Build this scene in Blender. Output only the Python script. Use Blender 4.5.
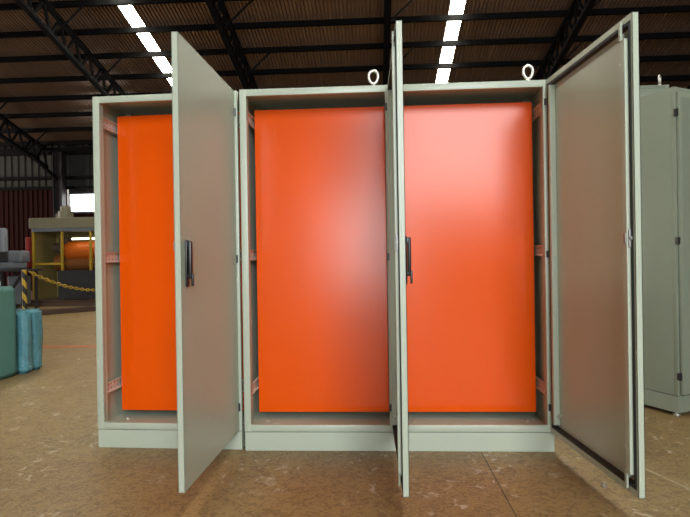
import bpy, bmesh, math, random
from mathutils import Vector, Matrix
random.seed(4)
for o in list(bpy.data.objects): bpy.data.objects.remove(o)
S = bpy.context.scene
COL = S.collection

# ------------------------------------------------------------------ camera, world, lights, exposure
CAM = Vector((0.6998, -2.8545, 1.0096))
def cam_basis(y, p, r):
    f = Vector((math.sin(y)*math.cos(p), math.cos(y)*math.cos(p), math.sin(p)))
    a = Vector((math.cos(y), -math.sin(y), 0)); b = a.cross(f)
    return a*math.cos(r)+b*math.sin(r), -a*math.sin(r)+b*math.cos(r), f
ra, ub, fw = cam_basis(-0.0547, -0.0021, -0.0155)
cd = bpy.data.cameras.new('camera'); cam = bpy.data.objects.new('camera', cd); COL.objects.link(cam)
cd.sensor_fit = 'HORIZONTAL'; cd.sensor_width = 36; cd.lens = 549.69/690*36
cd.clip_start = .05; cd.clip_end = 200
m4 = Matrix((ra, ub, -fw)).transposed().to_4x4(); m4.translation = CAM
cam.matrix_world = m4
S.camera = cam

w = bpy.data.worlds.new('world'); S.world = w; w.use_nodes = True
w.node_tree.nodes['Background'].inputs[0].default_value = (0.72, 0.80, 0.90, 1)
w.node_tree.nodes['Background'].inputs[1].default_value = 0.07

def area(name, loc, target, sx, sy, power, col):
    l = bpy.data.lights.new(name, 'AREA'); l.shape = 'RECTANGLE'; l.size = sx; l.size_y = sy
    l.energy = power; l.color = col
    o = bpy.data.objects.new(name, l); COL.objects.link(o); o.location = loc
    o.rotation_euler = (Vector(target)-Vector(loc)).to_track_quat('-Z', 'Y').to_euler()
    return o
# daylight through the tall open doorway of the shed, behind the photographer
area('doorway_daylight', (3.2, -12.0, 4.6), (3.2, 0, 4.6), 4.6, 4.2, 1400, (0.90, 0.96, 1.0))
area('low_glare_light', (0.35, -12.0, 1.5), (0.35, 0, 1.5), 1.5, 2.4, 320, (0.94, 0.97, 1.0))  # added low light, gives the glare patch on the middle orange plate
# added fill light from the left, tilted up to brighten the far roof
area('left_roof_fill', (-23.0, 9.5, 2.6), (-13.0, 12.0, 7.5), 5.0, 4.6, 2000, (1.0, 0.93, 0.84))
SKY_STRENGTH = 27.0

S.view_settings.view_transform = 'Standard'
S.view_settings.look = 'None'
S.view_settings.exposure = -0.3
S.view_settings.gamma = 1.0
S.view_settings.use_curve_mapping = False

# ------------------------------------------------------------------ helpers
class MB:
    def __init__(s): s.b = bmesh.new()
    def box(s, x0, x1, y0, y1, z0, z1, bev=0.0, seg=2):
        r = bmesh.ops.create_cube(s.b, size=1)
        vs = r['verts']
        bmesh.ops.scale(s.b, vec=(x1-x0, y1-y0, z1-z0), verts=vs)
        bmesh.ops.translate(s.b, vec=((x0+x1)/2, (y0+y1)/2, (z0+z1)/2), verts=vs)
        if bev > 0:
            es = list({e for v in vs for e in v.link_edges})
            bmesh.ops.bevel(s.b, geom=es, offset=bev, segments=seg, affect='EDGES', profile=.5)
        return s
    def cyl(s, p0, p1, r, seg=14, r2=None):
        p0 = Vector(p0); p1 = Vector(p1); d = p1-p0
        M = Matrix.Translation((p0+p1)/2) @ d.to_track_quat('Z', 'Y').to_matrix().to_4x4()
        bmesh.ops.create_cone(s.b, cap_ends=True, segments=seg, radius1=r, radius2=r if r2 is None else r2, depth=d.length, matrix=M)
        return s
    def bar(s, p0, p1, wx, wy):      # rectangular bar between two points
        p0 = Vector(p0); p1 = Vector(p1); d = p1-p0
        M = Matrix.Translation((p0+p1)/2) @ d.to_track_quat('Z', 'Y').to_matrix().to_4x4() @ Matrix.Diagonal((wx, wy, d.length, 1))
        bmesh.ops.create_cube(s.b, size=1, matrix=M); return s
    def tube(s, pts, r, seg=8, closed=False):
        pts = [Vector(p) for p in pts]; n = len(pts); rings = []
        nrm = None
        for i, p in enumerate(pts):
            a = pts[(i-1) % n] if (closed or i > 0) else p
            c = pts[(i+1) % n] if (closed or i < n-1) else p
            t = (c-a).normalized()
            if nrm is None:
                nrm = t.orthogonal().normalized()
            nrm = (nrm - t*nrm.dot(t)).normalized(); bn = t.cross(nrm)
            rings.append([s.b.verts.new(p+(nrm*math.cos(2*math.pi*k/seg)+bn*math.sin(2*math.pi*k/seg))*r) for k in range(seg)])
        m = n if closed else n-1
        for i in range(m):
            A = rings[i]; B = rings[(i+1) % n]
            for k in range(seg):
                s.b.faces.new((A[k], A[(k+1) % seg], B[(k+1) % seg], B[k]))
        if not closed:
            s.b.faces.new(rings[0][::-1]); s.b.faces.new(rings[-1])
        return s
    def poly(s, pts):
        s.b.faces.new([s.b.verts.new(p) for p in pts]); return s
    def prism(s, pts, z0, z1):
        lo = [s.b.verts.new((x, y, z0)) for x, y in pts]; hi = [s.b.verts.new((x, y, z1)) for x, y in pts]
        n = len(pts)
        s.b.faces.new(lo[::-1]); s.b.faces.new(hi)
        for i in range(n): s.b.faces.new((lo[i], lo[(i+1) % n], hi[(i+1) % n], hi[i]))
        return s
    def build(s, name, mat, parent=None, smooth=False, loc=None):
        bmesh.ops.recalc_face_normals(s.b, faces=s.b.faces)
        me = bpy.data.meshes.new(name); s.b.to_mesh(me); s.b.free()
        if smooth:
            me.polygons.foreach_set('use_smooth', [True]*len(me.polygons))
        o = bpy.data.objects.new(name, me); COL.objects.link(o)
        me.materials.append(mat)
        if parent: o.parent = parent
        if loc: o.location = loc
        return o
def smooth_angle(o, deg=35):
    me = o.data
    me.polygons.foreach_set('use_smooth', [True]*len(me.polygons))
    try: me.set_sharp_from_angle(angle=math.radians(deg))
    except Exception: pass
    return o
def tag(o, label=None, cat=None, group=None, kind=None):
    if label: o['label'] = label
    if cat: o['category'] = cat
    if group: o['group'] = group
    if kind: o['kind'] = kind
    return o
def empty(name, loc=(0, 0, 0), rz=0):
    o = bpy.data.objects.new(name, None); COL.objects.link(o)
    o.location = loc; o.rotation_euler = (0, 0, rz); o.empty_display_size = .1
    return o
def copy_tree(o, parent=None):
    c = o.copy(); COL.objects.link(c)
    if parent: c.parent = parent
    for ch in list(o.children): copy_tree(ch, c)
    return c
def struct(o): o['kind'] = 'structure'; return o

# ------------------------------------------------------------------ materials
def mat(name, col, rough=.5, metal=0, bump=0, bscale=200, spec=.5, emit=None, estr=0, mottle=0, mscale=6, coat=0, bdist=.001):
    m = bpy.data.materials.new(name); m.use_nodes = True
    nt = m.node_tree; N = nt.nodes; L = nt.links; b = N['Principled BSDF']
    b.inputs['Base Color'].default_value = (*col, 1); b.inputs['Roughness'].default_value = rough
    b.inputs['Metallic'].default_value = metal; b.inputs['Specular IOR Level'].default_value = spec
    if coat: b.inputs['Coat Weight'].default_value = coat
    if emit: b.inputs['Emission Color'].default_value = (*emit, 1); b.inputs['Emission Strength'].default_value = estr
    tc = N.new('ShaderNodeTexCoord')
    if bump:
        t = N.new('ShaderNodeTexNoise'); t.inputs['Scale'].default_value = bscale; t.inputs['Detail'].default_value = 2
        L.new(tc.outputs['Object'], t.inputs['Vector'])
        bp = N.new('ShaderNodeBump'); bp.inputs['Strength'].default_value = bump; bp.inputs['Distance'].default_value = bdist
        L.new(t.outputs['Fac'], bp.inputs['Height']); L.new(bp.outputs['Normal'], b.inputs['Normal'])
    if mottle:
        t = N.new('ShaderNodeTexNoise'); t.inputs['Scale'].default_value = mscale; t.inputs['Detail'].default_value = 5
        L.new(tc.outputs['Object'], t.inputs['Vector'])
        r = N.new('ShaderNodeMix'); r.data_type = 'RGBA'
        r.inputs['A'].default_value = (*[c*(1-mottle) for c in col], 1); r.inputs['B'].default_value = (*[min(1, c*(1+mottle)) for c in col], 1)
        L.new(t.outputs['Fac'], r.inputs['Factor']); L.new(r.outputs['Result'], b.inputs['Base Color'])
    return m
PAINT = mat('grey_textured_paint', (.46, .51, .405), .36, bump=.25, bscale=500, bdist=.0004)
PAINT2 = mat('grey_green_paint', (.205, .23, .17), .42, bump=.2, bscale=500, bdist=.0004)
ORANGE = mat('orange_powder_coat', (.80, .090, .001), .22, bump=.5, bscale=160, bdist=.00035, spec=.30)
ZINC = mat('zinc_plated_steel', (.72, .70, .64), .38, metal=.85, bump=.1)
RAIL = mat('pale_rail_steel', (.74, .70, .62), .4, metal=.2)
CHROME = mat('bright_chrome', (.32, .32, .31), .42, metal=.5)
BLACK = mat('black_plastic', (.012, .012, .014), .35)
RUBBER = mat('black_rubber', (.010, .011, .012), .6)
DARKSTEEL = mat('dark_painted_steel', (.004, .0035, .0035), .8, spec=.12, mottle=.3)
COLUMN = mat('dark_column_steel', (.03, .022, .026), .5)
TEAL = mat('teal_plastic_film', (.075, .20, .205), .28, bump=.6, bscale=9, bdist=.02, mottle=.2, mscale=4)
TEAL2 = mat('crumpled_blue_film', (.10, .27, .32), .22, bump=.9, bscale=11, bdist=.03, mottle=.25, mscale=5)
CARTON = mat('teal_carton', (.10, .235, .21), .5, mottle=.12, mscale=3)
BEIGE = mat('beige_machine_paint', (.21, .185, .115), .5, mottle=.15)
MUSTARD = mat('dull_mustard_panel', (.30, .23, .08), .55, mottle=.3, mscale=3)
YELLOW = mat('yellow_paint', (.42, .27, .02), .5)
CARTON.node_tree.nodes['Principled BSDF'].inputs['Specular IOR Level'].default_value = .3
ROLL = mat('orange_roller_rubber', (.62, .13, .015), .25)
RED = mat('red_paint', (.35, .03, .02), .5)
GREY = mat('mid_grey_machine_paint', (.14, .15, .17), .45, mottle=.1)
DARK = mat('dark_machine_base', (.022, .022, .024), .6, mottle=.4)
WOOD = mat('dark_timber', (.06, .03, .016), .7, mottle=.3, mscale=12)
RUSTY = mat('brown_steel_deck', (.10, .065, .045), .6, mottle=.35, mscale=5)
TUBE = mat('fluorescent_tube', (1, 1, .9), .4, emit=(1, .93, .7), estr=6)

def striped(name, c1, c2, scale):
    m = mat(name, c1, .5); nt = m.node_tree; N = nt.nodes; L = nt.links
    tc = N.new('ShaderNodeTexCoord'); wv = N.new('ShaderNodeTexWave'); wv.wave_type = 'BANDS'; wv.bands_direction = 'DIAGONAL'
    wv.inputs['Scale'].default_value = scale; L.new(tc.outputs['Object'], wv.inputs['Vector'])
    r = N.new('ShaderNodeValToRGB'); r.color_ramp.interpolation = 'CONSTANT'
    r.color_ramp.elements[0].color = (*c1, 1); r.color_ramp.elements[1].color = (*c2, 1); r.color_ramp.elements[1].position = .5
    L.new(wv.outputs['Fac'], r.inputs[0]); L.new(r.outputs[0], N['Principled BSDF'].inputs['Base Color'])
    return m
HAZARD = striped('yellow_black_stripes', (.55, .36, .03), (.012, .012, .012), 2.2)

def roof_mat():
    m = mat('bare_corrugated_sheet', (.30, .20, .14), .36, metal=.55)
    nt = m.node_tree; N = nt.nodes; L = nt.links; b = N['Principled BSDF']
    tc = N.new('ShaderNodeTexCoord'); sx = N.new('ShaderNodeSeparateXYZ'); L.new(tc.outputs['Object'], sx.inputs[0])
    n = N.new('ShaderNodeTexNoise'); n.inputs['Scale'].default_value = .6; n.inputs['Detail'].default_value = 4
    L.new(tc.outputs['Object'], n.inputs['Vector'])
    mx = N.new('ShaderNodeMix'); mx.data_type = 'RGBA'
    mx.inputs['A'].default_value = (.26, .165, .115, 1); mx.inputs['B'].default_value = (.37, .245, .175, 1)
    L.new(n.outputs['Fac'], mx.inputs['Factor'])
    # side laps of the sheets: a narrow darker seam each 1.52 m
    md = N.new('ShaderNodeMath'); md.operation = 'PINGPONG'; md.inputs[1].default_value = .38; L.new(sx.outputs['X'], md.inputs[0])
    lt = N.new('ShaderNodeMath'); lt.operation = 'LESS_THAN'; lt.inputs[1].default_value = .014; L.new(md.outputs[0], lt.inputs[0])
    m2 = N.new('ShaderNodeMix'); m2.data_type = 'RGBA'; m2.inputs['B'].default_value = (.38, .27, .2, 1)
    L.new(lt.outputs[0], m2.inputs['Factor']); L.new(mx.outputs['Result'], m2.inputs['A'])
    L.new(m2.outputs['Result'], b.inputs['Base Color'])
    return m
ROOF = roof_mat()
SKYLIGHT = mat('translucent_roof_sheet', (.8, .8, .75), .5, emit=(1.0, .98, .86), estr=SKY_STRENGTH)
GLASSLIT = mat('daylit_window', (.8, .8, .8), .5, emit=(.95, .98, 1.0), estr=6)
CLAD = mat('grey_wall_cladding', (.055, .052, .046), .8, spec=.2, mottle=.15, mscale=1)
CLADRED = mat('oxide_red_cladding', (.026, .0045, .0035), .85, spec=.15, mottle=.2, mscale=1)

def floor_mat():
    m = mat('worn_concrete_floor', (.3, .2, .1), .42)
    nt = m.node_tree; N = nt.nodes; L = nt.links; b = N['Principled BSDF']
    tc = N.new('ShaderNodeTexCoord'); P = tc.outputs['Object']
    def noise(sc, det=4, dist=0):
        n = N.new('ShaderNodeTexNoise'); n.inputs['Scale'].default_value = sc; n.inputs['Detail'].default_value = det
        n.inputs['Distortion'].default_value = dist; L.new(P, n.inputs['Vector']); return n.outputs['Fac']
    def ramp(f, a, b_, c0=(0, 0, 0, 1), c1=(1, 1, 1, 1)):
        r = N.new('ShaderNodeValToRGB'); r.color_ramp.elements[0].position = a; r.color_ramp.elements[1].position = b_
        r.color_ramp.elements[0].color = c0; r.color_ramp.elements[1].color = c1; L.new(f, r.inputs[0]); return r.outputs[0]
    def mix(f, a, b_):
        x = N.new('ShaderNodeMix'); x.data_type = 'RGBA'
        for sock, v in (('Factor', f), ('A', a), ('B', b_)):
            if isinstance(v, (tuple, float)): x.inputs[sock].default_value = v
            else: L.new(v, x.inputs[sock])
        return x.outputs['Result']
    def mul(a, b_):
        x = N.new('ShaderNodeMath'); x.operation = 'MULTIPLY'
        for i, v in enumerate((a, b_)):
            if isinstance(v, float): x.inputs[i].default_value = v
            else: L.new(v, x.inputs[i])
        return x.outputs[0]
    c = ramp(noise(1.1, 6, .6), .3, .7, (.215, .135, .048, 1), (.32, .212, .083, 1))
    c = mix(mul(ramp(noise(26, 6, 1.2), .45, .62), .6), c, (.10, .056, .022, 1))      # fine brown mottling
    c = mix(mul(ramp(noise(90, 3), .5, .66), .45), c, (.42, .30, .17, 1))
    c = mix(mul(ramp(noise(2.6, 3, 1), .60, .72), .35), c, (.15, .085, .04, 1))        # broad dark stains
    patch = mul(ramp(noise(2.3, 3, .5), .46, .58), ramp(noise(17, 5, 1.0), .60, .66))
    c = mix(mul(patch, .58), c, (.60, .54, .45, 1))                                    # flakes of plaster dust
    # saw-cut joints along the depth of the hall
    sx = N.new('ShaderNodeSeparateXYZ'); L.new(P, sx.inputs[0])
    a = N.new('ShaderNodeMath'); a.operation = 'ADD'; a.inputs[1].default_value = -1.228+60; L.new(sx.outputs['X'], a.inputs[0])
    pp = N.new('ShaderNodeMath'); pp.operation = 'PINGPONG'; pp.inputs[1].default_value = 3.0; L.new(a.outputs[0], pp.inputs[0])
    lt = N.new('ShaderNodeMath'); lt.operation = 'LESS_THAN'; lt.inputs[1].default_value = .0028; L.new(pp.outputs[0], lt.inputs[0])
    c = mix(lt.outputs[0], c, (.05, .035, .02, 1))
    L.new(c, b.inputs['Base Color'])
    rr = N.new('ShaderNodeMapRange'); rr.inputs['To Min'].default_value = .36; rr.inputs['To Max'].default_value = .6
    L.new(noise(7, 4), rr.inputs['Value']); L.new(rr.outputs[0], b.inputs['Roughness'])
    bp = N.new('ShaderNodeBump'); bp.inputs['Strength'].default_value = .15; bp.inputs['Distance'].default_value = .004
    L.new(noise(40, 4), bp.inputs['Height']); L.new(bp.outputs['Normal'], b.inputs['Normal'])
    return m
FLOOR = floor_mat()

# ------------------------------------------------------------------ setting: floor, roof, walls
YW = 16.2                       # far wall
SL = 0.245                      # fall of the roof per metre going away
def roof_z(y): return CAM.z + 8.84 - SL*(y-CAM.y)
struct(MB().box(-26, 18, -14, YW+.3, -.2, 0).build('floor', FLOOR))

# corrugated roof in three runs, with the two rooflight strips between them
def corrugated_roof(xa, xb, y0, y1, mb, pitch=.088, amp=.045):
    prev = None; xs = []; x = xa
    while x < xb-.001:
        xs += [(x+f*pitch, d) for f, d in ((0, 0), (.50, 0), (.58, amp), (.92, amp)) if x+f*pitch < xb]
        x += pitch
    for x, dz in xs+[(xb, 0)]:
        v = [mb.b.verts.new((x, y, roof_z(y)+dz)) for y in (y0, y1)]
        if prev: mb.b.faces.new((prev[0], v[0], v[1], prev[1]))
        prev = v
SKX = (-4.92, 2.67); SW = .16
mb = MB()
for xa, xb in ((-24, SKX[0]-SW), (SKX[0]+SW, SKX[1]-SW), (SKX[1]+SW, 16)):
    corrugated_roof(xa, xb, -13, YW+.2, mb)
ceil = struct(mb.build('ceiling', ROOF))
for i, x in enumerate(SKX):
    mb = MB(); corrugated_roof(x-SW, x+SW, -12.5, YW-.1, mb)
    tag(struct(mb.build('window_%d' % (i+2), SKYLIGHT)), 'bright translucent rooflight strip in the sheeted roof, %s' % ('left of the two' if i == 0 else 'above the right-hand cabinet'))

# far wall: corrugated grey sheet above a girt, with a daylit window and an oxide-red lower part
def clad(mb, x0, x1, z0, z1, y, pitch=.25, amp=.035):
    xs = []; x = x0
    while x < x1:
        for f, d in ((0, 0), (.4, 0), (.5, amp), (.9, amp)):
            xx = x+f*pitch
            if xx < x1: xs.append((xx, d))
        x += pitch
    xs.append((x1, 0)); prev = None
    for xx, d in xs:
        v = [mb.b.verts.new((xx, y-d, z)) for z in (z0, z1)]
        if prev: mb.b.faces.new((prev[0], v[0], v[1], prev[1]))
        prev = v
WX0, WX1, WZ0, WZ1 = -10.12, -8.2, 2.78, 3.40
zt = roof_z(YW)-.02
mb = MB()
clad(mb, -24, WX0, 3.62, zt, YW); clad(mb, -10.6, WX0, 0, 3.62, YW)
clad(mb, WX0, WX1, WZ1, zt, YW); clad(mb, WX1, 16, 0, zt, YW)
mb.box(-24, 16, YW+.05, YW+.15, zt-.1, zt)
struct(mb.build('wall_back', CLAD))
mb = MB(); clad(mb, WX0, WX1, 0, WZ0, YW); struct(mb.build('trim_1', CLADRED))
mb = MB(); clad(mb, -17, -10.62, 0, 3.66, YW-.12, .18, .03)
mb.box(-10.68, -10.60, YW-.16, YW-.02, 0, 3.70)
tag(struct(mb.build('door_1', CLADRED)), 'tall oxide-red ribbed sliding door in the far wall')
mb = MB().box(WX0, WX1, YW+.01, YW+.03, WZ0, WZ1)
wn = struct(mb.build('window_1', GLASSLIT))
mb = MB()
mb.box(WX0-.05, WX1+.05, YW-.07, YW+.0, WZ0-.06, WZ0); mb.box(WX0-.05, WX1+.05, YW-.07, YW+.0, WZ1, WZ1+.04)
mb.box(WX0-.05, WX0, YW-.07, YW, WZ0, WZ1); mb.box(WX1, WX1+.05, YW-.07, YW, WZ0, WZ1)
mb.build('window_frame', GREY, wn)
tag(wn, 'white glaring daylit window high in the far wall')
mb = MB().box(-24.1, -24, -13, YW, 0, 12); struct(mb.build('wall_left', CLAD))
mb = MB().box(16, 16.1, -13, YW, 0, 13); struct(mb.build('wall_right', CLAD))

# ------------------------------------------------------------------ roof steel
tilt = math.atan(SL)
def purlin(y, label):
    zc = roof_z(y)-.13
    mb = MB(); h = .066; t = .006; f = .065
    mb.box(-24, 16, y-.004, y+.004, zc-h, zc+h)
    mb.box(-24, 16, y-.004, y+f, zc+h-.008, zc+h); mb.box(-24, 16, y-.004, y+f, zc-h, zc-h+.008)
    mb.box(-24, 16, y+f-.008, y+f, zc-h, zc-h+.025)
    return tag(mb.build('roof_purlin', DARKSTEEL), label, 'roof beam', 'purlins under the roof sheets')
PY = [11.85+.95*k+CAM.y+.12 for k in range(8)]
PLAB = ['nearest the camera', 'second nearest the camera', 'third nearest the camera', 'fourth nearest the camera',
        'fourth from the far wall', 'third from the far wall', 'second from the far wall', 'closest to the far wall']
for y, l in zip(PY, PLAB): purlin(y, 'long dark steel purlin running across under the roof, '+l)
mb = MB().box(-24, 16, YW-.26, YW-.14, zt-.36, zt-.12)
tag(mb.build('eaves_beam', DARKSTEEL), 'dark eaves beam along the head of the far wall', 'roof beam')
for z, lab in ((3.98, 'dark horizontal girt on the far wall above the red door'), (3.62, 'thin dark girt along the head of the red door')):
    mb = MB().box(-24, -8, YW-.22, YW-.08, z-.05, z+.05)
    tag(mb.build('wall_girt', DARKSTEEL), lab, 'wall beam', 'girts of the far wall')

TX = [(-10.85, 'far left roof truss ending at the column beside the window'),
      (-6.45, 'roof truss left of the left rooflight strip, above the left cabinet'),
      (-2.6, 'roof truss above the gap between the left and middle cabinets'),
      (1.05, 'roof truss behind the open door of the middle cabinet'),
      (5.2, 'roof truss above the open door of the right cabinet'),
      (9.7, 'far right roof truss above the cabinet parked at the right')]
def truss(x, label):
    y0, y1 = 6.5, YW-.2; dep = .62
    r = tag(empty('roof_truss', (x, y1, roof_z(y1)-.24)), 'dark lattice steel '+label, 'roof truss', 'lattice trusses carrying the roof')
    z = lambda y: roof_z(y)-.24-(roof_z(y1)-.24)
    Y = lambda y: y-y1
    for nm, off in (('top_chord', -.03), ('bottom_chord', -dep)):
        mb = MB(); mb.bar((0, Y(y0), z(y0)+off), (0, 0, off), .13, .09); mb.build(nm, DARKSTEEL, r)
    n = 15; st = (y1-y0)/n
    for i in range(n):
        a = y0+i*st; c = a+st*.62
        for p, q in (((a, -dep), (c, -.03)), ((c, -.03), (a+st, -dep))):
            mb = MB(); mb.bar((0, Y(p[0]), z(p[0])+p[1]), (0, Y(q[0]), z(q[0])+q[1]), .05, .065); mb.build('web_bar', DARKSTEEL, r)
    for k in range(8):                                    # fly braces from the lower chord up to the purlins
        yp = PY[k]
        if k % 2 == 0:
            mb = MB(); mb.bar((0, Y(yp), z(yp)-dep), (.75, Y(yp), z(yp)+.08), .035, .035); mb.build('fly_brace', DARKSTEEL, r)
    return r
for x, l in TX: truss(x, l)
t = tag(empty('steel_column', (-10.35, YW-.3, 0)), 'dark steel column between the red door and the bright window', 'column')
MB().box(-.16, .16, -.03, .03, 0, zt-.3).build('web_plate', COLUMN, t)
for s in (-.16, .15): MB().box(s, s+.02, -.13, .13, 0, zt-.3).build('flange', COLUMN, t)
mb = MB(); mb.bar((-.05, -.05, 3.9), (-.45, -.9, 4.65), .1, .1); mb.build('knee_brace', DARKSTEEL, t)

# ------------------------------------------------------------------ enclosures
W, H, PL, DP = 0.80, 1.90, 0.10, 0.40
F = .036
def ladder(mb, x0, x1, y, z0, z1, rows, cols, th=.002, axis='y'):
    """perforated strip: thin bars crossing, with rows x cols slots; runs along axis"""
    L0, L1 = (x0, x1)
    def bx(a0, a1, b0, b1):
        if axis == 'y': mb.box(y, y+th, a0, a1, b0, b1)      # plate in the depth direction
        else: mb.box(a0, a1, y, y+th, b0, b1)
    zb = (z1-z0)/(rows*2+1); lb = (L1-L0)/(cols*2+1)
    for r in range(rows+1): bx(L0, L1, z0+2*r*zb, z0+(2*r+1)*zb)
    for c in range(cols+1):
        for r in range(rows): bx(L0+2*c*lb, L0+(2*c+1)*lb, z0+(2*r+1)*zb, z0+(2*r+2)*zb)
def eyebolt_mb():
    mb = MB()
    mb.cyl((0, 0, 0), (0, 0, .010), .019, 18); mb.cyl((0, 0, .008), (0, 0, .022), .013, 16, .010)
    pts = []
    for i in range(28):
        a = 2*math.pi*i/28
        pts.append(((.024+.004*math.sin(a))*math.cos(a), 0, .056+.034*math.sin(a)))
    mb.tube(pts, .0074, 10, True)
    return mb
def add_handle(door, x, y):
    """swing handle on the outer face (-y side)"""
    mb = MB()
    mb.box(x-.016, x+.016, y-.008, y, .902, 1.088, .004)            # escutcheon
    mb.box(x-.012, x+.012, y-.024, y-.010, .935, 1.084, .006)       # grip
    mb.box(x-.011, x+.011, y-.022, y, 1.055, 1.084, .003)
    mb.cyl((x, y-.024, .945), (x, y-.004, .945), .011, 16)
    mb.box(x-.005, x+.005, y-.029, y-.020, .905, .955, .002)
    o = mb.build('handle', BLACK, door); o['label'] = 'black plastic swing handle'
    return smooth_angle(o)

def make_enclosure(name, right_side=True, mat_=PAINT, piv=.79):
    r = empty(name)
    # body ------------------------------------------------------------
    mb = MB(); t = .004
    # front frame ring with a small rolled lip
    zb, ztp = PL, H
    mb.box(0, F, 0, .026, zb, ztp, .003); mb.box(W-F, W, 0, .026, zb, ztp, .003)
    mb.box(F-.002, W-F+.002, 0.0005, .026, ztp-F, ztp-.0005, .003); mb.box(F-.002, W-F+.002, 0.0005, .026, zb+.0005, zb+F, .003)
    if not right_side: pass
    # returns behind the ring
    for x0, x1 in ((F-.006, F), (W-F, W-F+.006)): mb.box(x0, x1, .02, .045, zb+.02, ztp-.02)
    mb.box(0, t, .02, DP, zb, ztp)
    if right_side: mb.box(W-t, W, .02, DP, zb, ztp)
    mb.box(0, W, .02, DP, ztp-t, ztp); mb.box(0.0, W, .02, DP, zb, zb+.012)
    mb.box(0, W, DP-t, DP, zb, ztp)
    for x0, x1 in ((t, .04), (W-.04, W-t)): mb.box(x0, x1, DP-.045, DP-t, zb, ztp)      # rear posts
    body = mb.build('body', mat_, r)
    smooth_angle(body)
    # plinth -----------------------------------------------------------
    mb = MB(); mb.box(.002, W-.002, .003, DP-.003, 0, PL-.003, .002)
    mb.build('plinth', mat_, r)
    # perforated edges of the frame posts ------------------------------
    for x in (F-.018, W-F+.016):
        mb = MB(); ladder(mb, .046, .066, x, zb+.05, ztp-.05, 58, 1, .002, 'y'); mb.build('perforated_strip', RAIL, r)
    # cross rails at three heights, both sides -------------------------
    for x, sgn in ((.020, 1), (W-.020, -1)):
        for z in (.31, 1.03, 1.77):
            mb = MB()
            ladder(mb, .05, DP-.05, x if sgn > 0 else x-.002, z-.028, z+.028, 2, 8, .002, 'y')
            xa, xb = (x, x+.014) if sgn > 0 else (x-.014, x)
            mb.box(xa, xb, .05, DP-.05, z+.026, z+.028); mb.box(xa, xb, .05, DP-.05, z-.028, z-.026)
            mb.box(xa, xb, .045, .05, z-.03, z+.03)
            mb.build('mounting_rail', RAIL, r)
    # orange mounting plate with folded edges --------------------------
    p0, p1, q0, q1, v = .036, W-.036, .149, 1.842, .20
    mb = MB(); mb.box(p0, p1, v, v+.003, q0, q1, .0012)
    for a in ((p0, p0+.003), (p1-.003, p1)): mb.box(a[0], a[1], v+.001, v+.022, q0, q1)
    for a in ((q0, q0+.003), (q1-.003, q1)): mb.box(p0, p1, v+.001, v+.022, a[0], a[1])
    pl = mb.build('mounting_plate', ORANGE, r); pl['label'] = 'bright orange mounting plate'
    for x in (p0+.06, p1-.06):
        mb = MB(); mb.cyl((x, .15, zb+.012), (x, .15, zb+.022), .008, 8); mb.build('floor_bolt', ZINC, r)
    # eyebolt -----------------------------------------------------------
    if right_side:
      e = eyebolt_mb().build('eyebolt', ZINC, r, smooth=True, loc=(.706, .05, H)); e['label'] = 'bare metal lifting eyebolt'
    # hinge blocks -------------------------------------------------------
    for z in (.228, 1.01, 1.785):
        mb = MB(); hx = W-.040 if right_side else W-.028
        mb.box(hx, hx+.020, -.010, .0, z-.017, z+.017, .002); mb.cyl((hx+.016, -.006, z-.02), (hx+.016, -.006, z+.02), .006, 10)
        o = mb.build('hinge', BLACK, r); o['label'] = 'black hinge block'
    # door ---------------------------------------------------------------
    dw = .783-(.79-piv)*.4; x0, x1 = -dw, -.010; h = .0125; z0, z1 = PL+.005, H-.005
    mb = MB()
    mb.box(x0, x1, -h, -h+.002, z0, z1)                                   # outer skin
    lip = .011
    for a in ((x0, x0+.002), (x1-.002, x1)): mb.box(a[0], a[1], -h, h, z0, z1)
    for a in ((z0, z0+.002), (z1-.002, z1)): mb.box(x0, x1, -h, h, a[0], a[1])
    mb.box(x0, x0+lip, h-.002, h, z0, z1); mb.box(x1-lip, x1, h-.002, h, z0, z1)
    lz = .026
    mb.box(x0+lip, x1-lip, h-.002, h, z0, z0+lz); mb.box(x0+lip, x1-lip, h-.002, h, z1-lz, z1)
    d = mb.build('door', mat_, r); d.location = (piv, 0, 0)
    # gasket: black foam line inside the return
    mb = MB(); a, b = lip, lip+.013
    za, zb_ = lz, lz+.013
    mb.box(x0+a, x0+b, -h+.002, h+.002, z0+za, z1-za); mb.box(x1-b, x1-a, -h+.002, h+.002, z0+za, z1-za)
    mb.box(x0+b, x1-b, -h+.002, h+.002, z0+za, z0+zb_); mb.box(x0+b, x1-b, -h+.002, h+.002, z1-zb_, z1-za)
    g = mb.build('gasket', RUBBER, d); g['label'] = 'black rubber gasket'
    # inner skin of the door
    # tubular stiffeners
    mb = MB(); mb.box(x0+.030, x0+.058, -h+.002, h+.014, z0+.075, z1-.085, .003); mb.build('stiffener', mat_, d)
    mb = MB(); mb.box(x1-.052, x1-.030, -h+.002, h+.006, z0+.05, z1-.04, .003); mb.build('stiffener', mat_, d)
    # lock rod with its guides
    xr = x0+.066
    for za, zb_, zc in ((z1-.085, z1-.015, z1-.065), (z0+.015, z0+.085, z0+.065)):
        mb = MB(); mb.box(xr-.008, xr+.008, h+.004, h+.012, za, zb_, .002); mb.box(xr-.002, xr+.002, -h+.002, h+.006, zc-.01, zc+.01)
        mb.build('rod_guide', mat_, d)
    mb = MB(); mb.box(x0+.022, x0+.0305, h+.001, h+.010, 1.03, 1.10, .002); mb.box(x0+.034, x0+.05, h+.0135, h+.018, 1.045, 1.085, .002)
    mb.cyl((x0+.014, h+.004, 1.065), (x0+.030, h+.004, 1.065), .006, 12)
    o = mb.build('lock', CHROME, d); o['label'] = 'shiny metal lock mechanism'
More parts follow.
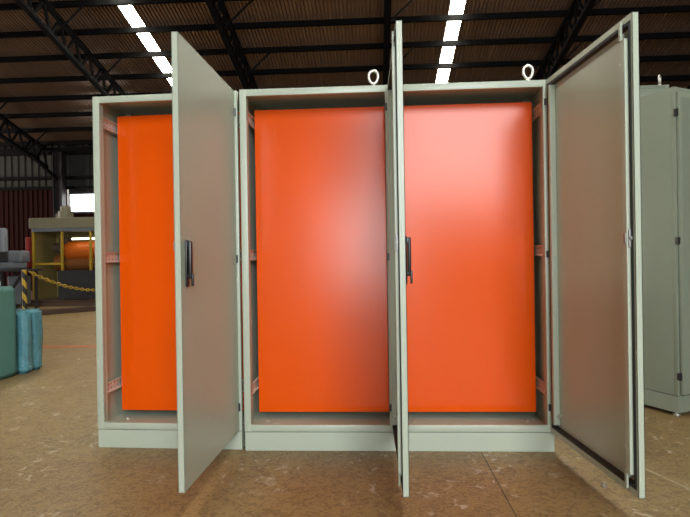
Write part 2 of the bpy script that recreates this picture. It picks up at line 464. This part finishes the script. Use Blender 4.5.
    for xs, zs in ((x0+.085, 1.115), (x0+.08, 1.065), (x0+.068, 1.01), (x0+.10, z1-.16), (x0+.10, z0+.16), (x1-.065, z0+.10)):
        mb = MB(); mb.cyl((xs, -h+.002, zs), (xs, -h+.016, zs), .0075, 10); mb.build('screw', ZINC, d)
    mb = MB(); mb.box(x0+b, x1-b, -h+.002, -h+.004, z0+b, z1-b)
    add_handle(d, x0+.056, -h)
    mb.b.free()
    return r

def set_door(root, ang):
    for ch in root.children:
        if ch.name.split('.')[0] == 'door': ch.rotation_euler = (0, 0, math.radians(ang))
G = 'open grey electrical enclosures in the row'
LA = -0.036
mid = make_enclosure('electrical_enclosure')
mid.location = (0, 0, 0)
right = copy_tree(mid); right.location = (W+.002, 0, 0)
for ch in right.children:
    if ch.name.startswith('hinge'): ch.location.x += .009
left = make_enclosure('electrical_enclosure', right_side=False, piv=.774)
left.location = (-.8155, .043, 0); left.rotation_euler = (0, 0, LA)
def door_ang(px, py, tx, ty): return math.degrees(math.atan2(ty-py, tx-px)) + 180
set_door(mid, door_ang(.79, 0, .8026, -.7834))
set_door(right, door_ang(1.592, 0, 1.666, -.7696))
set_door(left, door_ang(-.8155+.774*math.cos(LA), .043+.774*math.sin(LA), -.064, -.7702)-math.degrees(LA))
tag(left, 'grey steel enclosure at the left end of the row, door open showing its outer face', 'cabinet', G)
tag(mid, 'grey steel enclosure in the middle of the row, open door seen edge on', 'cabinet', G)
tag(right, 'grey steel enclosure at the right end of the row, door open showing its inner face', 'cabinet', G)

# parked closed enclosures at the right
def closed_enclosure(name, w, d, h, eyes, hinges):
    r = empty(name)
    mb = MB(); mb.box(0, w, .02, d, PL+.03, h, .004)
    mb.box(0, .028, 0, .03, PL+.03, h, .003); mb.box(w-.028, w, 0, .03, PL+.03, h, .003)
    mb.box(.026, w-.026, .001, .03, h-.028, h-.001, .003); mb.box(.026, w-.026, .001, .03, PL+.031, PL+.058, .003)
    smooth_angle(mb.build('body', PAINT2, r))
    mb = MB(); mb.box(.003, w-.003, .003, d-.003, .025, PL+.027, .002); mb.build('plinth', PAINT2, r)
    for x in (.05, w-.05):
        for y in (.05, d-.05):
            mb = MB(); mb.cyl((x, y, 0), (x, y, .008), .022, 14); mb.cyl((x, y, .008), (x, y, .026), .010, 10); mb.build('levelling_foot', ZINC, r)
    mb = MB(); mb.box(.010, w-.010, -.024, -.002, PL+.04, h-.034, .004)
    dr = smooth_angle(mb.build('door', PAINT2, r))
    mb = MB(); mb.box(.028, w-.028, -.0255, -.0235, PL+.10, h-.07, .001); mb.build('door_panel', PAINT2, dr)
    for z in hinges:
        mb = MB(); mb.box(-.006, .022, -.016, .004, z-.022, z+.022, .002)
        o = mb.build('hinge', BLACK, r); o['label'] = 'black hinge block'
    for x, y in eyes:
        o = eyebolt_mb().build('eyebolt', ZINC, r, smooth=True, loc=(x, y, h)); o['label'] = 'bare metal lifting eyebolt'; o.rotation_euler = (0, 0, .9)
    return r
near = closed_enclosure('electrical_enclosure', .8, .5, 2.02, [(.08, .08)], (.25, 1.08, 1.86))
for ch in list(near.children):
    if ch.name.startswith('eyebolt'): bpy.data.objects.remove(ch)
near.location = (2.535, .60, 0); near.rotation_euler = (0, 0, math.atan2(.456, .89))
tag(near, 'closed grey-green enclosure parked at the right edge, turned side on', 'cabinet', 'closed enclosures parked at the right')
far = closed_enclosure('electrical_enclosure',   .8, .5, 2.305, [(.76, .06)], (.3, 1.1, 2.0))
far.location = (2.185, 1.52, 0); far.rotation_euler = (0, 0, 0)
tag(far, 'taller closed enclosure behind the parked one, only its top and eyebolt showing', 'cabinet', 'closed enclosures parked at the right')

# ------------------------------------------------------------------ left background
def wrapped(name, x0, x1, y0, y1, h, m, fold, seed, rz=0, groove=False):
    """box under plastic film, with pulled folds and sagging faces"""
    rnd = random.Random(seed); mb = MB(); b = mb.b
    cx, cy = (x0+x1)/2, (y0+y1)/2; sx, sy = (x1-x0), (y1-y0)
    bmesh.ops.create_cube(b, size=1, matrix=Matrix.Translation((0, 0, h/2)) @ Matrix.Diagonal((sx, sy, h, 1)))
    bmesh.ops.bevel(b, geom=list(b.edges), offset=.02, segments=2, affect='EDGES')
    bmesh.ops.subdivide_edges(b, edges=[e for e in b.edges if e.calc_length() > .1], cuts=26, use_grid_fill=True)
    b.normal_update()
    ph = [rnd.uniform(0, 6) for _ in range(6)]
    mv = []
    for v in b.verts:
        p = v.co; u = p.x*3+p.y*2.1
        k = math.sin(u*4+p.z*5+ph[0])*math.sin(p.z*7-u*2+ph[1])+.6*math.sin(u*9-p.z*11+ph[2])*math.sin(u*3+ph[3])
        mv.append((v, v.normal*k*fold))
    for v, d in mv:
        if v.co.z < .03: d.z = 0
        v.co += d; v.co.z = max(0, v.co.z)
        if groove and v.co.x > sx/2-.06:       # deep crease between the two halves of the parcel
            c = (v.co.y+.012+.05*(v.co.z/h-.5))/(.010+.030*(1-v.co.z/h))
            v.co.x -= .030*math.exp(-c*c)
    o = mb.build(name, m, smooth=True, loc=(cx, cy, 0)); o.rotation_euler = (0, 0, rz)
    return o
c1 = wrapped('carton', -3.30, -2.505, 1.00, 1.895, .80, CARTON, .002, 2, 0)
tag(c1, 'tall teal-green box at the left edge of the photo', 'box')
bag = wrapped('wrapped_package', -3.10, -2.455, 1.935, 2.20, .57, TEAL2, .005, 7, 0, groove=True)
tag(bag, 'crumpled blue plastic wrapped package beside the tall teal box', 'package')
mb = MB(); mb.box(-.05, .05, -.03, .03, 0, .045, .006)
o = mb.build('tape_roll', mat('white_plastic', (.6, .62, .6), .4)); o.location = (-2.62, 1.75, .80)
tag(o, 'small white block lying on top of the tall teal box', 'block')

# grey machine with black stand
g = tag(empty('workshop_machine', (-7.0, 8.5, 0)), 'grey workshop machine on a black frame at the far left', 'machine')
mb = MB(); mb.box(-1.0, .12, -.25, .25, .86, 1.02, .02); mb.build('bed', GREY, g)
mb = MB(); mb.box(-.28, .30, -.22, .10, 1.0, 1.26, .05, 3); smooth_angle(mb.build('housing', GREY, g))
mb = MB(); mb.box(-.9, -.04, -.26, -.1, 1.02, 1.74, .06, 3); o = smooth_angle(mb.build('head', mat('pale_grey_paint', (.20, .22, .25), .4), g))
mb = MB(); mb.box(-.40, .03, -.275, -.255, 1.03, 1.24, .01); mb.build('control_panel', DARK, g)
mb = MB(); mb.box(-1.0, .47, -.30, .25, .82, .865, .005); mb.build('table_top', DARK, g)
mb = MB(); mb.box(-.05, .45, -.31, -.27, .90, 1.0, .01); mb.build('guide', GREY, g)
for x in (-.9, -.15, .30):
    for y in (-.26, .2):
        mb = MB(); mb.box(x, x+.05, y, y+.05, 0, .83); mb.build('leg', DARK, g)
mb = MB(); mb.bar((-.12, -.24, .15), (.32, -.24, .78), .04, .04); mb.build('brace', DARK, g)
mb = MB(); mb.box(-.10, .26, -.1, .15, .12, .72, .02); mb.build('motor_cover', GREY, g)

# hazard posts and chain
post = tag(empty('barrier_post', (-6.43, 7.95, 0)), 'yellow and black striped barrier post at the far left', 'post')
MB().cyl((0, 0, .03), (0, 0, .86), .045, 16).build('pole', HAZARD, post)
MB().cyl((0, 0, 0), (0, 0, .035), .16, 20).build('base', DARK, post)
MB().cyl((.03, 0, .83), (.10, 0, .83), .008, 8).build('hook', DARK, post)
def chain_pts(a, b, sag, n):
    a = Vector(a); b = Vector(b)
    return [a.lerp(b, i/n)+Vector((0, 0, -sag*4*(i/n)*(1-i/n))) for i in range(n+1)]
def chain(a, b, sag, n, label, m):
    mb = MB(); pts = chain_pts(a, b, sag, n)
    for i in range(n):
        p, q = pts[i], pts[i+1]; d = (q-p); L = d.length*1.35; t = d.normalized()
        side = t.cross(Vector((0, 0, 1))).normalized()
        if i % 2: side = t.cross(side).normalized()
        c = (p+q)/2; ring = []
        for k in range(12):
            a_ = 2*math.pi*k/12
            ring.append(c+t*(L/2*math.cos(a_))+side*(L/3.4*math.sin(a_)))
        mb.tube(ring, L*.13, 6, True)
    return tag(mb.build('barrier_chain', m), label, 'chain')
chain((-6.32, 7.95, .82), (-5.32, 9.555, .38), .17, 30, 'yellow plastic chain hanging from the striped post to the dark machine base', YELLOW)

# big beige machine with yellow frame and orange roller
b = tag(empty('coating_machine', (-6.2, 9.75, 0)), 'large beige machine with yellow frame and orange roller by the far wall', 'machine')
X0, X1 = -1.22, 1.5
mb = MB(); mb.box(X0, X1, .9, .96, .1, 1.95); mb.box(X0, X0+.06, 0, .9, .1, 1.95); mb.box(X1-.06, X1, 0, .9, .1, 1.95); mb.build('housing', MUSTARD, b)
mb = MB(); mb.box(X0-.03, X1, -.06, .98, 1.80, 2.05, .015); mb.build('top_cover', BEIGE, b)
mb = MB(); mb.box(X0+.05, X1, -.075, .1, 1.72, 1.80, .01); mb.build('fascia', GREY, b)
for x in (-1.15, -.46, .23, .92):
    mb = MB(); mb.box(x-.02, x+.02, -.06, 0, .12, 1.75); mb.build('frame_post', YELLOW, b)
mb = MB(); mb.box(-1.15, -.46, -.05, -.01, .94, .99); mb.build('frame_rail', YELLOW, b)
mb = MB(); mb.box(-1.12, X1-.06, .84, .9, .12, 1.7); mb.build('back_panel', MUSTARD, b)
mb = MB(); mb.cyl((-.55, .42, 1.27), (X1-.08, .42, 1.27), .24, 40); o = smooth_angle(mb.build('roller', ROLL, b)); o['label'] = 'orange roller'
mb = MB(); mb.cyl((-.85, .45, .98), (X1-.08, .45, .98), .20, 32); smooth_angle(mb.build('lower_roller', mat('brown_roller', (.22, .08, .02), .35), b))
mb = MB(); mb.cyl((-.30, .12, 1.55), (X1-.2, .12, 1.55), .022, 12); mb.build('lamp_tube', TUBE, b)
mb = MB(); mb.box(-.72, -.52, .25, .55, 1.2, 1.6, .04); mb.cyl((-.9, .4, 1.35), (-.7, .4, 1.35), .12, 20); mb.build('gearbox', RUSTY, b)
mb = MB(); mb.prism([(-.50, -.16), (X1, -.16), (X1, .3), (-.44, .3)], .14, .80); mb.build('apron', DARK, b)
mb = MB(); mb.box(-1.5, X1, -.55, .95, 0, .12, .01); mb.build('platform', RUSTY, b)
mb = MB(); mb.box(-1.5, X1, -.58, -.54, .09, .15); mb.build('kerb', WOOD, b)
mb = MB(); mb.cyl((-.55, .3, 2.05), (-.55, .3, 2.22), .17, 24); mb.cyl((-.55, .3, 2.22), (-.55, .3, 2.34), .12, 20)
mb.box(-.75, -.62, .2, .4, 2.05, 2.17, .02); o = mb.build('motor', BEIGE, b)
mb = MB(); mb.cyl((-.48, .3, 2.3), (-.48, .3, 2.75), .022, 10); mb.build('pipe', ZINC, b)
mb = MB(); mb.box(-1.31, -1.24, -.1, .2, .90, 1.60, .01); o = mb.build('switch_box', RED, b); o['label'] = 'red switch box'

pl = MB(); pl.bar((-6.05, 6.8, .05), (-4.6, 8.5, .05), .16, .09)
o = pl.build('timber_plank', WOOD); tag(o, 'dark timber plank lying on the floor before the machine', 'plank')
pl = MB(); pl.box(-6.15, -5.35, 7.9, 8.0, 0, .05)
o = pl.build('timber_plank', WOOD); tag(o, 'thin dark bar on the floor beside the striped post', 'plank')

# floor markings and the small nut
def decal(pts, m, name, label):
    mb = MB(); mb.prism(pts, .0005, .0016)
    return tag(struct(mb.build(name, m)), label)
decal([(-7, 3.42), (-1.2, 3.42), (-1.2, 3.54), (-7, 3.54)], mat('orange_floor_paint', (.50, .10, .03), .5, mottle=.3, mscale=8), 'trim_2', 'orange painted line on the floor at left')
decal([(1.925, -.20), (1.942, -.20), (2.075, -.56), (2.055, -.56)], mat('scraped_floor_line', (.37, .29, .18), .5, mottle=.3, mscale=30), 'trim_3', 'pale scraped line on the floor at the right')
mb = MB(); mb.cyl((0, 0, 0), (0, 0, .010), .012, 6); mb.cyl((0, 0, .01), (0, 0, .022), .006, 10)
o = mb.build('loose_nut', mat('dull_nut_steel', (.35, .32, .27), .5, metal=.5)); o.location = (1.672, -.424, 0)
tag(o, 'small loose metal nut on the floor under the right open door', 'nut')
